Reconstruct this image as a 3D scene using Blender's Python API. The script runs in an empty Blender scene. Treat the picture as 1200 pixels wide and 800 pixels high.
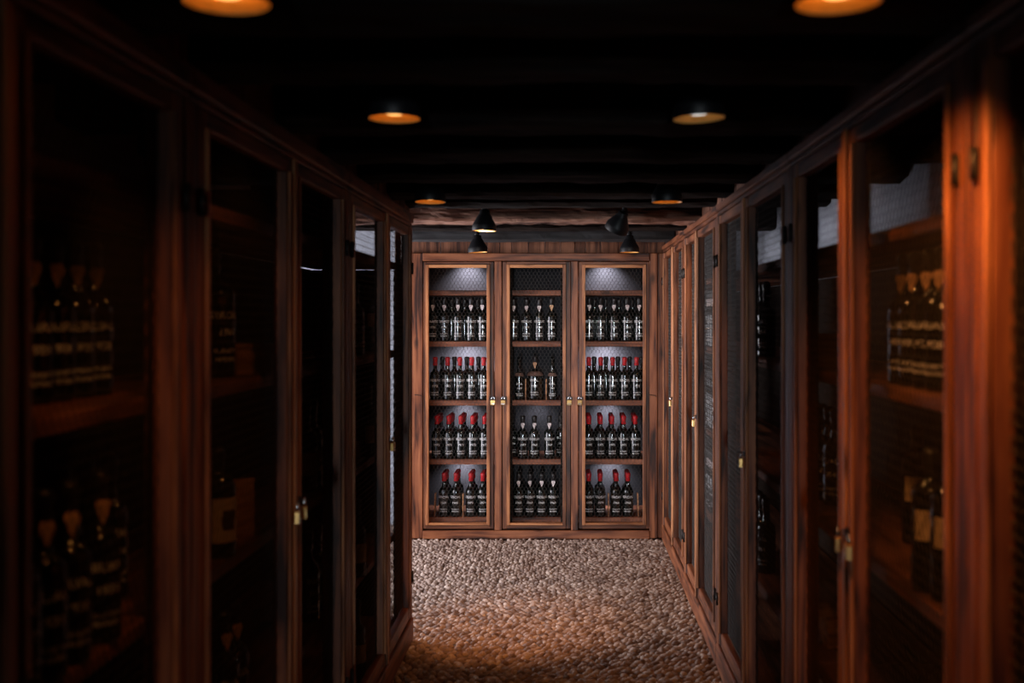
import bpy, bmesh, math, random
import numpy as np
from mathutils import Vector, Matrix, noise

random.seed(7)
S = bpy.context.scene
COL = S.collection
PI = math.pi
EYE = 1.58            # camera height
F = 1300.0            # focal length in photo pixels
VX, VY = 665.0, 372.0

def PX(px, Y): return (px - VX) * Y / F
def PZ(py, Y): return EYE + (VY - py) * Y / F

# ------------------------------------------------------------------ materials
def new_mat(name):
    m = bpy.data.materials.new(name); m.use_nodes = True
    nt = m.node_tree
    b = nt.nodes['Principled BSDF']
    return m, nt, b

def N(nt, t, **kw):
    n = nt.nodes.new(t)
    for k, v in kw.items(): setattr(n, k, v)
    return n

def ramp(nt, stops):
    r = N(nt, 'ShaderNodeValToRGB'); el = r.color_ramp.elements
    while len(el) < len(stops): el.new(0.5)
    for e, (p, c) in zip(el, stops):
        e.position = p; e.color = (c[0], c[1], c[2], 1)
    return r

def wood(name, axis, dark, mid, light, rough=0.5, bump=0.25, scale=1.0, knots=True, spec=0.35):
    m, nt, b = new_mat(name); L = nt.links.new
    tc = N(nt, 'ShaderNodeTexCoord'); geo = N(nt, 'ShaderNodeNewGeometry')
    mul = N(nt, 'ShaderNodeMath', operation='MULTIPLY'); mul.inputs[1].default_value = 37.0
    L(geo.outputs['Random Per Island'], mul.inputs[0])
    comb = N(nt, 'ShaderNodeCombineXYZ')
    for i in range(3): L(mul.outputs[0], comb.inputs[i])
    add = N(nt, 'ShaderNodeVectorMath', operation='ADD')
    L(tc.outputs['Object'], add.inputs[0]); L(comb.outputs[0], add.inputs[1])
    mp = N(nt, 'ShaderNodeMapping'); sc = [34.0 * scale] * 3; sc[axis] = 2.0 * scale
    mp.inputs['Scale'].default_value = sc; L(add.outputs[0], mp.inputs['Vector'])
    n1 = N(nt, 'ShaderNodeTexNoise'); n1.inputs['Scale'].default_value = 1.0
    n1.inputs['Detail'].default_value = 6; n1.inputs['Distortion'].default_value = 0.6
    L(mp.outputs[0], n1.inputs['Vector'])
    mp2 = N(nt, 'ShaderNodeMapping'); sc2 = [11.0 * scale] * 3; sc2[axis] = 3.0 * scale
    mp2.inputs['Scale'].default_value = sc2; L(add.outputs[0], mp2.inputs['Vector'])
    n2 = N(nt, 'ShaderNodeTexNoise'); n2.inputs['Scale'].default_value = 1.0; n2.inputs['Detail'].default_value = 3
    L(mp2.outputs[0], n2.inputs['Vector'])
    mix = N(nt, 'ShaderNodeMix', data_type='FLOAT'); mix.inputs[0].default_value = 0.42
    L(n1.outputs['Fac'], mix.inputs[2]); L(n2.outputs['Fac'], mix.inputs[3])
    # tone per board
    mr = N(nt, 'ShaderNodeMapRange'); mr.inputs['To Min'].default_value = -0.045; mr.inputs['To Max'].default_value = 0.045
    L(geo.outputs['Random Per Island'], mr.inputs['Value'])
    ad = N(nt, 'ShaderNodeMath', operation='ADD'); L(mix.outputs[0], ad.inputs[0]); L(mr.outputs[0], ad.inputs[1])
    r = ramp(nt, [(0.385, dark), (0.49, mid), (0.63, light)]); L(ad.outputs[0], r.inputs['Fac'])
    col = r.outputs['Color']
    if knots:
        mp3 = N(nt, 'ShaderNodeMapping'); sc3 = [9.0] * 3; sc3[axis] = 3.6
        mp3.inputs['Scale'].default_value = sc3; L(add.outputs[0], mp3.inputs['Vector'])
        vo = N(nt, 'ShaderNodeTexVoronoi'); vo.inputs['Scale'].default_value = 1.0; L(mp3.outputs[0], vo.inputs['Vector'])
        kr = ramp(nt, [(0.06, (0.08, 0.08, 0.08)), (0.20, (1, 1, 1))]); L(vo.outputs['Distance'], kr.inputs['Fac'])
        mm = N(nt, 'ShaderNodeMix', data_type='RGBA', blend_type='MULTIPLY'); mm.inputs[0].default_value = 0.8
        L(col, mm.inputs[6]); L(kr.outputs['Color'], mm.inputs[7]); col = mm.outputs[2]
    L(col, b.inputs['Base Color'])
    b.inputs['Roughness'].default_value = rough
    b.inputs['Specular IOR Level'].default_value = spec
    bp = N(nt, 'ShaderNodeBump'); bp.inputs['Strength'].default_value = bump; bp.inputs['Distance'].default_value = 0.004
    L(n1.outputs['Fac'], bp.inputs['Height']); L(bp.outputs[0], b.inputs['Normal'])
    return m

WD, WM, WL = (0.030, 0.008, 0.0035), (0.185, 0.056, 0.022), (0.360, 0.128, 0.052)
wood_x = wood('stained_wood_x', 0, WD, WM, WL)
wood_y = wood('stained_wood_y', 1, WD, WM, WL)
wood_z = wood('stained_wood_z', 2, WD, WM, WL)
BL = ((0.11, 0.034, 0.012), (0.40, 0.150, 0.056), (0.58, 0.25, 0.10))
DK = ((0.026, 0.008, 0.004), (0.115, 0.036, 0.015), (0.220, 0.080, 0.034))
door_x = wood('door_wood_x', 0, *DK); door_z = wood('door_wood_z', 2, *DK)
bead_x = wood('bead_wood_x', 0, *BL); bead_z = wood('bead_wood_z', 2, *BL)
SH = ((0.060, 0.018, 0.009), (0.200, 0.066, 0.032), (0.330, 0.125, 0.066))
shelf_x = wood('shelf_wood_x', 0, *SH, rough=0.6)
shelf_y = wood('shelf_wood_y', 1, *SH, rough=0.6)
beam_lit = wood('lit_beam_wood', 0, (0.022, 0.009, 0.006), (0.230, 0.112, 0.078), (0.58, 0.32, 0.225), rough=0.8, bump=1.0, scale=0.8, knots=False)  # light falling on this one beam, put into a paler wood colour
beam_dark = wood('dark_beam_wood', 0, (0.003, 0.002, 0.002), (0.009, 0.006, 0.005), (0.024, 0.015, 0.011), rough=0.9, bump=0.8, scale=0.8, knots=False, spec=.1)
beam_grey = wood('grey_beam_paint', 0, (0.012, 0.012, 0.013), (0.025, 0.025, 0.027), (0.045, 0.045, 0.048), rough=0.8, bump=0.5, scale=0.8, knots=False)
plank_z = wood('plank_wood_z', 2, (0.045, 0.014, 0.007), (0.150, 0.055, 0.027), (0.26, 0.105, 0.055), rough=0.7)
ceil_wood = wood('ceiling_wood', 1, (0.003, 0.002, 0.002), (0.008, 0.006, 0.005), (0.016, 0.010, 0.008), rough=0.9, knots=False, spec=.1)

def plain(name, color, rough=0.5, metal=0.0, spec=0.5, noise_amt=0.0, nscale=20.0, bump=0.0):
    m, nt, b = new_mat(name); L = nt.links.new
    b.inputs['Base Color'].default_value = (*color, 1)
    b.inputs['Roughness'].default_value = rough; b.inputs['Metallic'].default_value = metal
    b.inputs['Specular IOR Level'].default_value = spec
    if noise_amt or bump:
        tc = N(nt, 'ShaderNodeTexCoord'); n = N(nt, 'ShaderNodeTexNoise')
        n.inputs['Scale'].default_value = nscale; n.inputs['Detail'].default_value = 6
        L(tc.outputs['Object'], n.inputs['Vector'])
        if noise_amt:
            r = ramp(nt, [(0.3, [c * (1 - noise_amt) for c in color]), (0.7, [min(1, c * (1 + noise_amt)) for c in color])])
            L(n.outputs['Fac'], r.inputs['Fac']); L(r.outputs['Color'], b.inputs['Base Color'])
        if bump:
            bp = N(nt, 'ShaderNodeBump'); bp.inputs['Strength'].default_value = bump; bp.inputs['Distance'].default_value = 0.01
            L(n.outputs['Fac'], bp.inputs['Height']); L(bp.outputs[0], b.inputs['Normal'])
    return m

plaster = plain('white_plaster', (0.57, 0.60, 0.68), 0.9, spec=0.1, noise_amt=0.14, nscale=7, bump=0.35)
panel_grey = plain('grey_back_panel', (0.034, 0.033, 0.037), 0.9, spec=0.1, noise_amt=0.08, nscale=9)
panel_dark = plain('dark_back_board', (0.012, 0.008, 0.006), 0.9, spec=0.1, noise_amt=0.4, nscale=15)
wire_mat = plain('galvanised_wire', (0.055, 0.045, 0.040), 0.6, metal=0.4, noise_amt=0.2, nscale=60)
glass_mat = plain('dark_bottle_glass', (0.0018, 0.0042, 0.0038), 0.085, spec=0.85, noise_amt=0.3, nscale=30)
dusty_glass = plain('dusty_bottle_glass', (0.020, 0.013, 0.010), 0.35, spec=0.45, noise_amt=0.5, nscale=40)
paint_mat = plain('white_stencil_paint', (0.85, 0.82, 0.82), 0.7, spec=0.2, noise_amt=0.2, nscale=140)
red_wax = plain('red_wax', (0.52, 0.010, 0.016), 0.32, noise_amt=0.2, nscale=80)
black_wax = plain('black_wax', (0.010, 0.009, 0.010), 0.35, noise_amt=0.3, nscale=80)
seal_grey = plain('pale_seal_paper', (0.78, 0.68, 0.68), 0.7, noise_amt=0.15, nscale=90)
seal_tan = plain('tan_seal_paper', (0.62, 0.36, 0.20), 0.7, noise_amt=0.25, nscale=90)
label_cream = plain('cream_paper_label', (0.62, 0.46, 0.30), 0.75, noise_amt=0.12, nscale=60)
label_ink = plain('brown_label_ink', (0.06, 0.025, 0.012), 0.8, noise_amt=0.2, nscale=60)
dust_mat = plain('dusty_shoulder', (0.16, 0.095, 0.075), 0.9, spec=0.1, noise_amt=0.4, nscale=70)
lamp_black = plain('black_enamel', (0.004, 0.004, 0.005), 0.48, spec=0.3, noise_amt=0.2, nscale=50)
lamp_gold = plain('gold_reflector', (0.85, 0.47, 0.13), 0.4, metal=0.25, noise_amt=0.08, nscale=50)
brass = plain('brass', (0.62, 0.38, 0.14), 0.34, metal=0.85, noise_amt=0.12, nscale=60)
steel = plain('steel', (0.62, 0.64, 0.66), 0.22, metal=1.0, noise_amt=0.08, nscale=60)
iron = plain('dark_iron', (0.035, 0.030, 0.028), 0.5, metal=0.8, noise_amt=0.2, nscale=60)
mortar = plain('floor_mortar', (0.13, 0.10, 0.085), 0.95, spec=0.1, noise_amt=0.3, nscale=25, bump=0.4)
crate_z = wood('crate_wood', 0, (0.16, 0.065, 0.028), (0.42, 0.19, 0.085), (0.58, 0.30, 0.15), rough=0.7)

def bulb_material(name, col, st):
    m, nt, b = new_mat(name)
    b.inputs['Base Color'].default_value = (1, .8, .5, 1)
    b.inputs['Emission Color'].default_value = (*col, 1)
    b.inputs['Emission Strength'].default_value = st
    return m
bulb_mat = bulb_material('amber_bulb', (1.0, 0.50, 0.14), 2.3)
bulb_white = bulb_material('white_bulb', (0.84, 0.86, 0.82), 1.1)

def pebble_material():
    m, nt, b = new_mat('beach_pebble'); L = nt.links.new
    geo = N(nt, 'ShaderNodeNewGeometry')
    r = ramp(nt, [(0.0, (0.16, 0.105, 0.085)), (0.35, (0.30, 0.215, 0.178)), (0.75, (0.41, 0.31, 0.262)), (1.0, (0.53, 0.43, 0.37))])
    L(geo.outputs['Random Per Island'], r.inputs['Fac'])
    tc = N(nt, 'ShaderNodeTexCoord'); n = N(nt, 'ShaderNodeTexNoise'); n.inputs['Scale'].default_value = 55; n.inputs['Detail'].default_value = 4
    L(tc.outputs['Object'], n.inputs['Vector'])
    r2 = ramp(nt, [(0.3, (0.72, 0.70, 0.68)), (0.7, (1.08, 1.06, 1.04))]); L(n.outputs['Fac'], r2.inputs['Fac'])
    mm = N(nt, 'ShaderNodeMix', data_type='RGBA', blend_type='MULTIPLY'); mm.inputs[0].default_value = 1
    L(r.outputs['Color'], mm.inputs[6]); L(r2.outputs['Color'], mm.inputs[7]); L(mm.outputs[2], b.inputs['Base Color'])
    b.inputs['Roughness'].default_value = 0.62; b.inputs['Specular IOR Level'].default_value = 0.3
    return m
pebble_mat = pebble_material()

# ------------------------------------------------------------------ mesh helpers
class MB:
    """collects shapes into one mesh"""
    def __init__(s): s.bm = bmesh.new(); s.mats = []
    def mi(s, m):
        if m not in s.mats: s.mats.append(m)
        return s.mats.index(m)
    def box(s, x0, x1, y0, y1, z0, z1, m, bev=0.0, mtx=None):
        b = bmesh.new()
        bmesh.ops.create_cube(b, size=1.0)
        for v in b.verts:
            v.co = Vector(((x0 + x1) / 2 + v.co.x * (x1 - x0), (y0 + y1) / 2 + v.co.y * (y1 - y0), (z0 + z1) / 2 + v.co.z * (z1 - z0)))
        if bev: bmesh.ops.bevel(b, geom=b.edges[:], offset=bev, segments=1, affect='EDGES', clamp_overlap=True)
        s.merge(b, m, mtx)
    def merge(s, b, m=None, mtx=None, smooth=False):
        idx = None if m is None else s.mi(m)
        vm = {}
        for v in b.verts: vm[v] = s.bm.verts.new(mtx @ v.co if mtx else v.co)
        for f in b.faces:
            try: nf = s.bm.faces.new([vm[v] for v in f.verts])
            except ValueError: continue
            nf.material_index = f.material_index if idx is None else idx
            nf.smooth = smooth or f.smooth
        b.free()
    def lathe(s, prof, m, seg=24, mtx=None, smooth=True, closed=False):
        """prof: list of (r, z); r=0 ends close to a point"""
        b = bmesh.new(); rings = []
        for r, z in prof:
            if r < 1e-6: rings.append([b.verts.new((0, 0, z))])
            else: rings.append([b.verts.new((r * math.cos(2 * PI * i / seg), r * math.sin(2 * PI * i / seg), z)) for i in range(seg)])
        pairs = list(zip(rings, rings[1:]))
        if closed: pairs.append((rings[-1], rings[0]))
        for a, c in pairs:
            for i in range(seg):
                j = (i + 1) % seg
                if len(a) == 1 and len(c) == 1: continue
                if len(a) == 1: b.faces.new((a[0], c[j], c[i]))
                elif len(c) == 1: b.faces.new((a[i], a[j], c[0]))
                else: b.faces.new((a[i], a[j], c[j], c[i]))
        bmesh.ops.recalc_face_normals(b, faces=b.faces[:])
        s.merge(b, m, mtx, smooth)
    def tube(s, pts, r, m, seg=8):
        b = bmesh.new(); rings = []
        pts = [Vector(p) for p in pts]
        for i, p in enumerate(pts):
            t = (pts[min(i + 1, len(pts) - 1)] - pts[max(i - 1, 0)]).normalized()
            up = Vector((0, 0, 1)) if abs(t.z) < 0.9 else Vector((1, 0, 0))
            a = t.cross(up).normalized(); c = t.cross(a)
            rings.append([b.verts.new(p + (a * math.cos(2 * PI * k / seg) + c * math.sin(2 * PI * k / seg)) * r) for k in range(seg)])
        for a, c in zip(rings, rings[1:]):
            for k in range(seg): b.faces.new((a[k], a[(k + 1) % seg], c[(k + 1) % seg], c[k]))
        b.faces.new(rings[0][::-1]); b.faces.new(rings[-1])
        bmesh.ops.recalc_face_normals(b, faces=b.faces[:])
        s.merge(b, m, None, True)
    def mesh(s, name):
        me = bpy.data.meshes.new(name); s.bm.to_mesh(me); s.bm.free()
        for m in s.mats: me.materials.append(m)
        return me
    def build(s, name, parent=None, loc=None):
        return link(name, s.mesh(name), parent, loc)

def link(name, me, parent=None, loc=None):
    o = bpy.data.objects.new(name, me); COL.objects.link(o)
    if parent: o.parent = parent
    if loc: o.location = loc
    return o

def empty(name, loc, rz, label, cat, group=None):
    o = bpy.data.objects.new(name, None); COL.objects.link(o)
    o.empty_display_size = 0.05
    o.location = loc; o.rotation_euler = (0, 0, rz)
    return tag(o, label, cat, group)

def tag(o, label, cat, group=None):
    o['label'] = label; o['category'] = cat
    if group: o['group'] = group
    return o

def struct(o): o['kind'] = 'structure'; return o

# ------------------------------------------------------------------ setting
def simple_box(name, x0, x1, y0, y1, z0, z1, m):
    b = MB(); b.box(x0, x1, y0, y1, z0, z1, m); return struct(b.build(name))

CEIL = EYE + 0.75
XL, XR = -1.35, 1.25      # plaster walls behind the racks
YB = 8.50                 # end wall
# floor slab with set pebbles, one mesh
def make_floor():
    b = MB(); b.box(-3.1, 1.45, -6.4, 8.6, -0.10, -0.004, mortar)
    base = b.mesh('floor')
    ico = bmesh.new(); bmesh.ops.create_icosphere(ico, subdivisions=2, radius=1.0)
    ico.verts.ensure_lookup_table()
    V = np.array([v.co[:] for v in ico.verts]); T = np.array([[v.index for v in f.verts] for f in ico.faces]); ico.free()
    rs = np.random.RandomState(3)
    pts = []
    sx, sy = 0.0395, 0.0350
    y = 2.2; row = 0
    while y < 8.46:
        x0 = -0.79 if y < 5.5 else -2.75
        x = x0 + (sx / 2 if row % 2 else 0)
        while x < (0.76 if y < 7.9 else -1.13):
            # sets of stones laid along curving rows
            th = 0.75 * math.sin(1.9 * x + 0.8 * y) + 0.9 * math.sin(1.3 * y - 1.1 * x + 1.0)
            pts.append((x + rs.uniform(-.007, .007), y + rs.uniform(-.007, .007), th + rs.normal(0, .35)))
            x += sx
        y += sy; row += 1
    n = len(pts); P = np.array(pts)
    a = rs.uniform(.020, .0315, n); bb = rs.uniform(.0145, .0215, n); c = rs.uniform(.018, .028, n)
    W = np.repeat(V[None], n, 0)
    # lumpy stones
    W = W * (1 + 0.14 * np.sin(3.1 * W[:, :, [1, 2, 0]] + rs.uniform(0, 6, (n, 1, 3))))
    W[:, :, 0] *= a[:, None]; W[:, :, 1] *= bb[:, None]; W[:, :, 2] *= c[:, None]
    tx, ty = rs.normal(0, .22, n), rs.normal(0, .22, n)
    W[:, :, 2] += W[:, :, 0] * tx[:, None] + W[:, :, 1] * ty[:, None]
    ct, st = np.cos(P[:, 2])[:, None], np.sin(P[:, 2])[:, None]
    X = W[:, :, 0] * ct - W[:, :, 1] * st + P[:, 0, None]
    Y = W[:, :, 0] * st + W[:, :, 1] * ct + P[:, 1, None]
    Z = W[:, :, 2] - c[:, None] * 0.55 + rs.uniform(-.003, .003, n)[:, None]
    Z = np.minimum(Z, 0.0155)
    verts = np.stack([X, Y, Z], -1).reshape(-1, 3)
    tris = (T[None] + (np.arange(n) * len(V))[:, None, None]).reshape(-1, 3)
    nb = len(base.vertices)
    bv = np.array([v.co[:] for v in base.vertices]); bf = [list(p.vertices) for p in base.polygons]
    me = bpy.data.meshes.new('floor')
    av = np.concatenate([bv, verts]); at = tris + nb
    loops = np.concatenate([np.array(bf).reshape(-1), at.reshape(-1)])
    starts = np.concatenate([np.arange(len(bf)) * 4, len(bf) * 4 + np.arange(len(at)) * 3])
    me.vertices.add(len(av)); me.vertices.foreach_set('co', av.reshape(-1).astype(np.float32))
    me.loops.add(len(loops)); me.loops.foreach_set('vertex_index', loops.astype(np.int32))
    me.polygons.add(len(starts)); me.polygons.foreach_set('loop_start', starts.astype(np.int32))
    mi = np.concatenate([np.zeros(len(bf)), np.ones(len(at))]).astype(np.int32)
    me.materials.append(mortar); me.materials.append(pebble_mat)
    me.polygons.foreach_set('material_index', mi)
    me.polygons.foreach_set('use_smooth', mi.astype(bool))
    me.update(calc_edges=True); me.validate()
    bpy.data.meshes.remove(base)
    return struct(link('floor', me))
make_floor()

simple_box('wall_right', XR, XR + .12, -6.4, 8.6, -.05, CEIL + .1, plaster)
simple_box('wall_left', XL - .12, XL, -6.4, 5.44, -.05, CEIL + .1, plaster)
simple_box('wall_back', -3.1, XR, YB, YB + .12, -.05, CEIL + .1, plaster)
simple_box('wall_alcove_front', -3.1, XL - .12, 5.32, 5.44, -.05, CEIL + .1, plaster)
def wall_opening(name, along, pos, a0, a1, o0, o1, oz0, oz1, th):
    b = MB()
    def bx(u0, u1, z0, z1):
        if along == 'y': b.box(pos, pos + th, u0, u1, z0, z1, plaster)
        else: b.box(u0, u1, pos, pos + th, z0, z1, plaster)
    bx(a0, o0, -.05, CEIL + .1); bx(o1, a1, -.05, CEIL + .1); bx(o0, o1, oz1, CEIL + .1)
    if oz0 > 0: bx(o0, o1, -.05, oz0)
    return struct(b.build(name))
wall_opening('wall_alcove_side', 'y', -3.22, 5.32, 8.62, 5.60, 7.75, 0.10, 2.05, .12)
wall_opening('wall_front', 'x', -6.4, XL - .12, XR + .12, -0.37, 0.27, 0.0, 2.05, .12)
def door_trim(name, along, pos, o0, o1, oz0, oz1):
    b = MB(); w = .07
    def bx(u0, u1, z0, z1, m):
        if along == 'y': b.box(pos - .03, pos + .03, u0, u1, z0, z1, m, .004)
        else: b.box(u0, u1, pos - .03, pos + .03, z0, z1, m, .004)
    bx(o0 - w, o0, oz0, oz1, wood_z); bx(o1, o1 + w, oz0, oz1, wood_z); bx(o0 - w, o1 + w, oz1, oz1 + w, wood_y if along == 'y' else wood_x)
    return struct(b.build(name))
door_trim('trim_1', 'y', -3.10, 5.60, 7.75, 0.0, 2.05)
door_trim('trim_2', 'x', -6.28, -0.37, 0.27, 0.0, 2.05)

# ceiling boards running along the passage
b = MB()
x = -3.1
while x < XR + .1:
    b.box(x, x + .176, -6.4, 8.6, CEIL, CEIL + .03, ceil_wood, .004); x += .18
struct(b.build('ceiling'))

def beam(y0, y1, zb, m, x0=-3.1, x1=XR, rough=0.012, top=None, step=0.04, fine=1.0):
    """one hewn beam across the passage"""
    top = CEIL if top is None else top
    bm = bmesh.new()
    n = max(4, int((x1 - x0) / step)); ny, nz = (5, 7) if fine == 1 else (10, 26)
    sec = []
    for i in range(ny): sec.append((i / (ny - 1), 0.0))
    for i in range(1, nz): sec.append((1.0, i / (nz - 1)))
    for i in range(1, ny): sec.append((1.0 - i / (ny - 1), 1.0))
    for i in range(1, nz - 1): sec.append((0.0, 1.0 - i / (nz - 1)))
    rings = []
    seed = random.uniform(0, 100)
    for k in range(n + 1):
        x = x0 + (x1 - x0) * k / n; r = []
        sag = 0.6 * rough * noise.noise(Vector((x * 0.9, seed, 0)))
        for (u, w) in sec:
            y = y0 + (y1 - y0) * u; z = zb + (top - zb) * w
            d = Vector((x * 5.0 * fine ** .5, y * 26 * fine + seed, z * 26 * fine))
            f = noise.noise(d) + 0.6 * noise.noise(d * 2.7)
            if fine > 1: f = .6 * f + 1.3 * max(0, noise.noise(d * .45) - .12) - .8 * max(0, noise.noise(d * Vector((.5, 1, 1)) * .7) - .3)
            cu = 0.75 if (w in (0.0,) and u in (0.0, 1.0)) else 0
            ny_ = (1 if u == 1 else -1 if u == 0 else 0); nz_ = (-1 if w == 0 else 0)
            r.append(bm.verts.new((x, y + ny_ * (rough * f - cu * rough), z + sag * (w < 1) + nz_ * (0.7 * rough * f - cu * rough))))
        rings.append(r)
    for a, c in zip(rings, rings[1:]):
        for i in range(len(sec)):
            j = (i + 1) % len(sec); bm.faces.new((a[i], a[j], c[j], c[i]))
    bm.faces.new(rings[0]); bm.faces.new(rings[-1][::-1])
    bmesh.ops.recalc_face_normals(bm, faces=bm.faces[:])
    me = bpy.data.meshes.new('ceiling_beam'); bm.to_mesh(me); bm.free(); me.materials.append(m)
    return struct(link('ceiling_beam', me))
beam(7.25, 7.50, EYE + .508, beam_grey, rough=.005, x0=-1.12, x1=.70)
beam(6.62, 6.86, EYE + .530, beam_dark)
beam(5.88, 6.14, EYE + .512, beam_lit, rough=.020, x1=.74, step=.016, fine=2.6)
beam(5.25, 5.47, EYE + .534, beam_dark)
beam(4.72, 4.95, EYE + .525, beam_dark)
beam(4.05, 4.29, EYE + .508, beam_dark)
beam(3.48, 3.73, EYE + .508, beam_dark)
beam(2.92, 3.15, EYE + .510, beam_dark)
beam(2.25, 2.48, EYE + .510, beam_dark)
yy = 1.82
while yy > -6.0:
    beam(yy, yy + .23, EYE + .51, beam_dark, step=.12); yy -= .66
# upright boards closing the gap between rack tops and ceiling
def board_strip(name, along, pos, u0, u1, z0, z1, w, m, th=.022):
    b = MB(); u = u0
    while u < u1 - .01:
        ww = w * random.uniform(.8, 1.25); e = min(u + ww, u1)
        if u1 - e < .04: e = u1
        d = random.uniform(-.003, .003)
        if along == 'y': b.box(pos + d, pos + th + d, u + .001, e - .001, z0, z1, m, .002)
        else: b.box(u + .001, e - .001, pos + d, pos + th + d, z0, z1, m, .002)
        u = e
    return struct(b.build(name))
RTOP = EYE + .506       # top of right racks
LTOP = EYE + .508
board_strip('trim_3', 'y', .712, 0.3, 7.86, RTOP + .003, CEIL, .13, plank_z)
board_strip('trim_4', 'y', -.795, 0.7, 5.43, LTOP + .003, CEIL, .13, plank_z)
board_strip('trim_5', 'x', 7.93, -1.125, .70, EYE + .46, CEIL, .10, plank_z)

# ------------------------------------------------------------------ wire netting
def hex_wire(x0, x1, z0, z1, y, w=.0265, r=.0009):
    """chicken wire: hexagons w wide, pulled a little taller than wide"""
    h = w * 1.18                      # cell height
    v = h * 0.42                      # upright twisted side
    rowp = h * 0.5 + v * 0.5
    segs = []
    nr = int((z1 - z0) / rowp) + 2; nc = int((x1 - x0) / w) + 2
    sl = (h - v) / 2
    for j in range(-1, nr):
        zc = z0 + j * rowp; off = (w / 2 if j % 2 else 0)
        for i in range(-1, nc):
            cx = x0 + i * w + off
            A = (cx - w / 2, zc - v / 2); B = (cx - w / 2, zc + v / 2); T = (cx, zc + v / 2 + sl); Cc = (cx + w / 2, zc + v / 2)
            segs += [(A, B, r * 1.5), (B, T, r), (T, Cc, r)]
    verts, faces = [], []
    for (a, b_, rr) in segs:
        mx, mz = (a[0] + b_[0]) / 2, (a[1] + b_[1]) / 2
        if not (x0 < mx < x1 and z0 < mz < z1): continue
        dx, dz = b_[0] - a[0], b_[1] - a[1]; l = math.hypot(dx, dz); nx, nz = -dz / l, dx / l
        k = len(verts)
        for p in (a, b_):
            for q in range(3):
                an = 2 * PI * q / 3 + .5
                verts.append((p[0] + nx * rr * math.cos(an), y + rr * math.sin(an), p[1] + nz * rr * math.cos(an)))
        for q in range(3):
            q2 = (q + 1) % 3; faces.append((k + q, k + q2, k + 3 + q2, k + 3 + q))
    me = bpy.data.meshes.new('wire_netting'); me.from_pydata(verts, [], faces); me.materials.append(wire_mat)
    me.polygons.foreach_set('use_smooth', [True] * len(me.polygons))
    return me

# ------------------------------------------------------------------ hardware
def hinge_mesh(h=.055):
    b = MB(); b.lathe([(0, -h / 2), (.006, -h / 2), (.006, h / 2), (0, h / 2)], iron, 10)
    b.box(-.008, .008, .001, .006, -h * .42, h * .42, iron, .001); return b.mesh('hinge')
HINGE = hinge_mesh()
def hasp_mesh(s):
    """hinged plate on the stile and a staple it closes over"""
    b = MB(); b.box(-.020, .020, -.006, 0, -.013, .013, iron, .001)
    b.box(s * .014 - .012, s * .014 + .012, -.010, -.006, -.009, .009, iron, .001)
    pts = [(s * .012 + .0 , -.004, -.006)] + [(s * .012, -.012 - .010 * math.sin(a), -.006 * math.cos(a)) for a in [i * PI / 8 for i in range(9)]] + [(s * .012, -.004, .006)]
    b.tube(pts, .0022, iron, 6)
    return b.mesh('hasp')
HASP = {1: hasp_mesh(1), -1: hasp_mesh(-1)}
def padlock_meshes(body_mat, w=.034, h=.036, t=.016):
    b = MB(); b.box(-w / 2, w / 2, -t / 2, t / 2, -h, 0, body_mat, .003)
    b.lathe([(0, 0), (.005, 0), (.005, .0012), (0, .0012)], steel, 10, Matrix.Translation((0, 0, -h - .0010)))
    b.box(-w / 2 + .004, w / 2 - .004, -t / 2 - .0008, -t / 2, -h + .006, -h + .012, steel)
    body = b.mesh('lock_body')
    s = MB(); rr = w * .30; pts = [(-rr, 0, -.004), (-rr, 0, .012)]
    pts += [(-rr * math.cos(a), 0, .012 + rr * math.sin(a)) for a in [i * PI / 10 for i in range(1, 10)]] + [(rr, 0, .012), (rr, 0, -.004)]
    s.tube(pts, .0034, steel, 8)
    return body, s.mesh('shackle')
LOCK = padlock_meshes(brass)
def padlock(loc, rz, label, group, scale=1.0, turn=0.0):
    o = empty('padlock', loc, rz + turn, label, 'padlock', group)
    o.scale = (scale,) * 3
    link('lock_body', LOCK[0], o); link('shackle', LOCK[1], o)
    return o

# ------------------------------------------------------------------ bottles
def text_mesh(line, size):
    cu = bpy.data.curves.new('t', 'FONT'); cu.body = line; cu.size = size; cu.align_x = 'CENTER'; cu.align_y = 'CENTER'
    cu.resolution_u = 2; cu.fill_mode = 'FRONT'; cu.offset = size * .012
    o = bpy.data.objects.new('t', cu); COL.objects.link(o)
    bpy.context.view_layer.update()
    dg = bpy.context.evaluated_depsgraph_get()
    me = bpy.data.meshes.new_from_object(o.evaluated_get(dg))
    bpy.data.objects.remove(o); bpy.data.curves.remove(cu)
    return me

def add_text(mb, lines, R):
    """lines: (text, cap size, height on bottle, max arc width)"""
    for (t, size, z, wmax) in lines:
        me = text_mesh(t, size)
        xs = [v.co.x for v in me.vertices]; w = max(xs) - min(xs); k = min(1.0, wmax / w) if w else 1
        bm = bmesh.new(); bm.from_mesh(me); bpy.data.meshes.remove(me)
        bmesh.ops.triangulate(bm, faces=bm.faces[:])
        for v in bm.verts:
            th = v.co.x * k / R; rr = R + .0016
            v.co = Vector((rr * math.sin(th), -rr * math.cos(th), z + v.co.y))
        mb.merge(bm, paint_mat)

def paper_label(mb, R, z0, z1, half, m, rr=.0009):
    bm = bmesh.new(); n = 12; prev = None
    for i in range(n + 1):
        th = -half + 2 * half * i / n
        a = bm.verts.new(((R + rr) * math.sin(th), -(R + rr) * math.cos(th), z0)); c = bm.verts.new(((R + rr) * math.sin(th), -(R + rr) * math.cos(th), z1))
        if prev: bm.faces.new((prev[0], a, c, prev[1]))
        prev = (a, c)
    mb.merge(bm, m, None, True)

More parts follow.
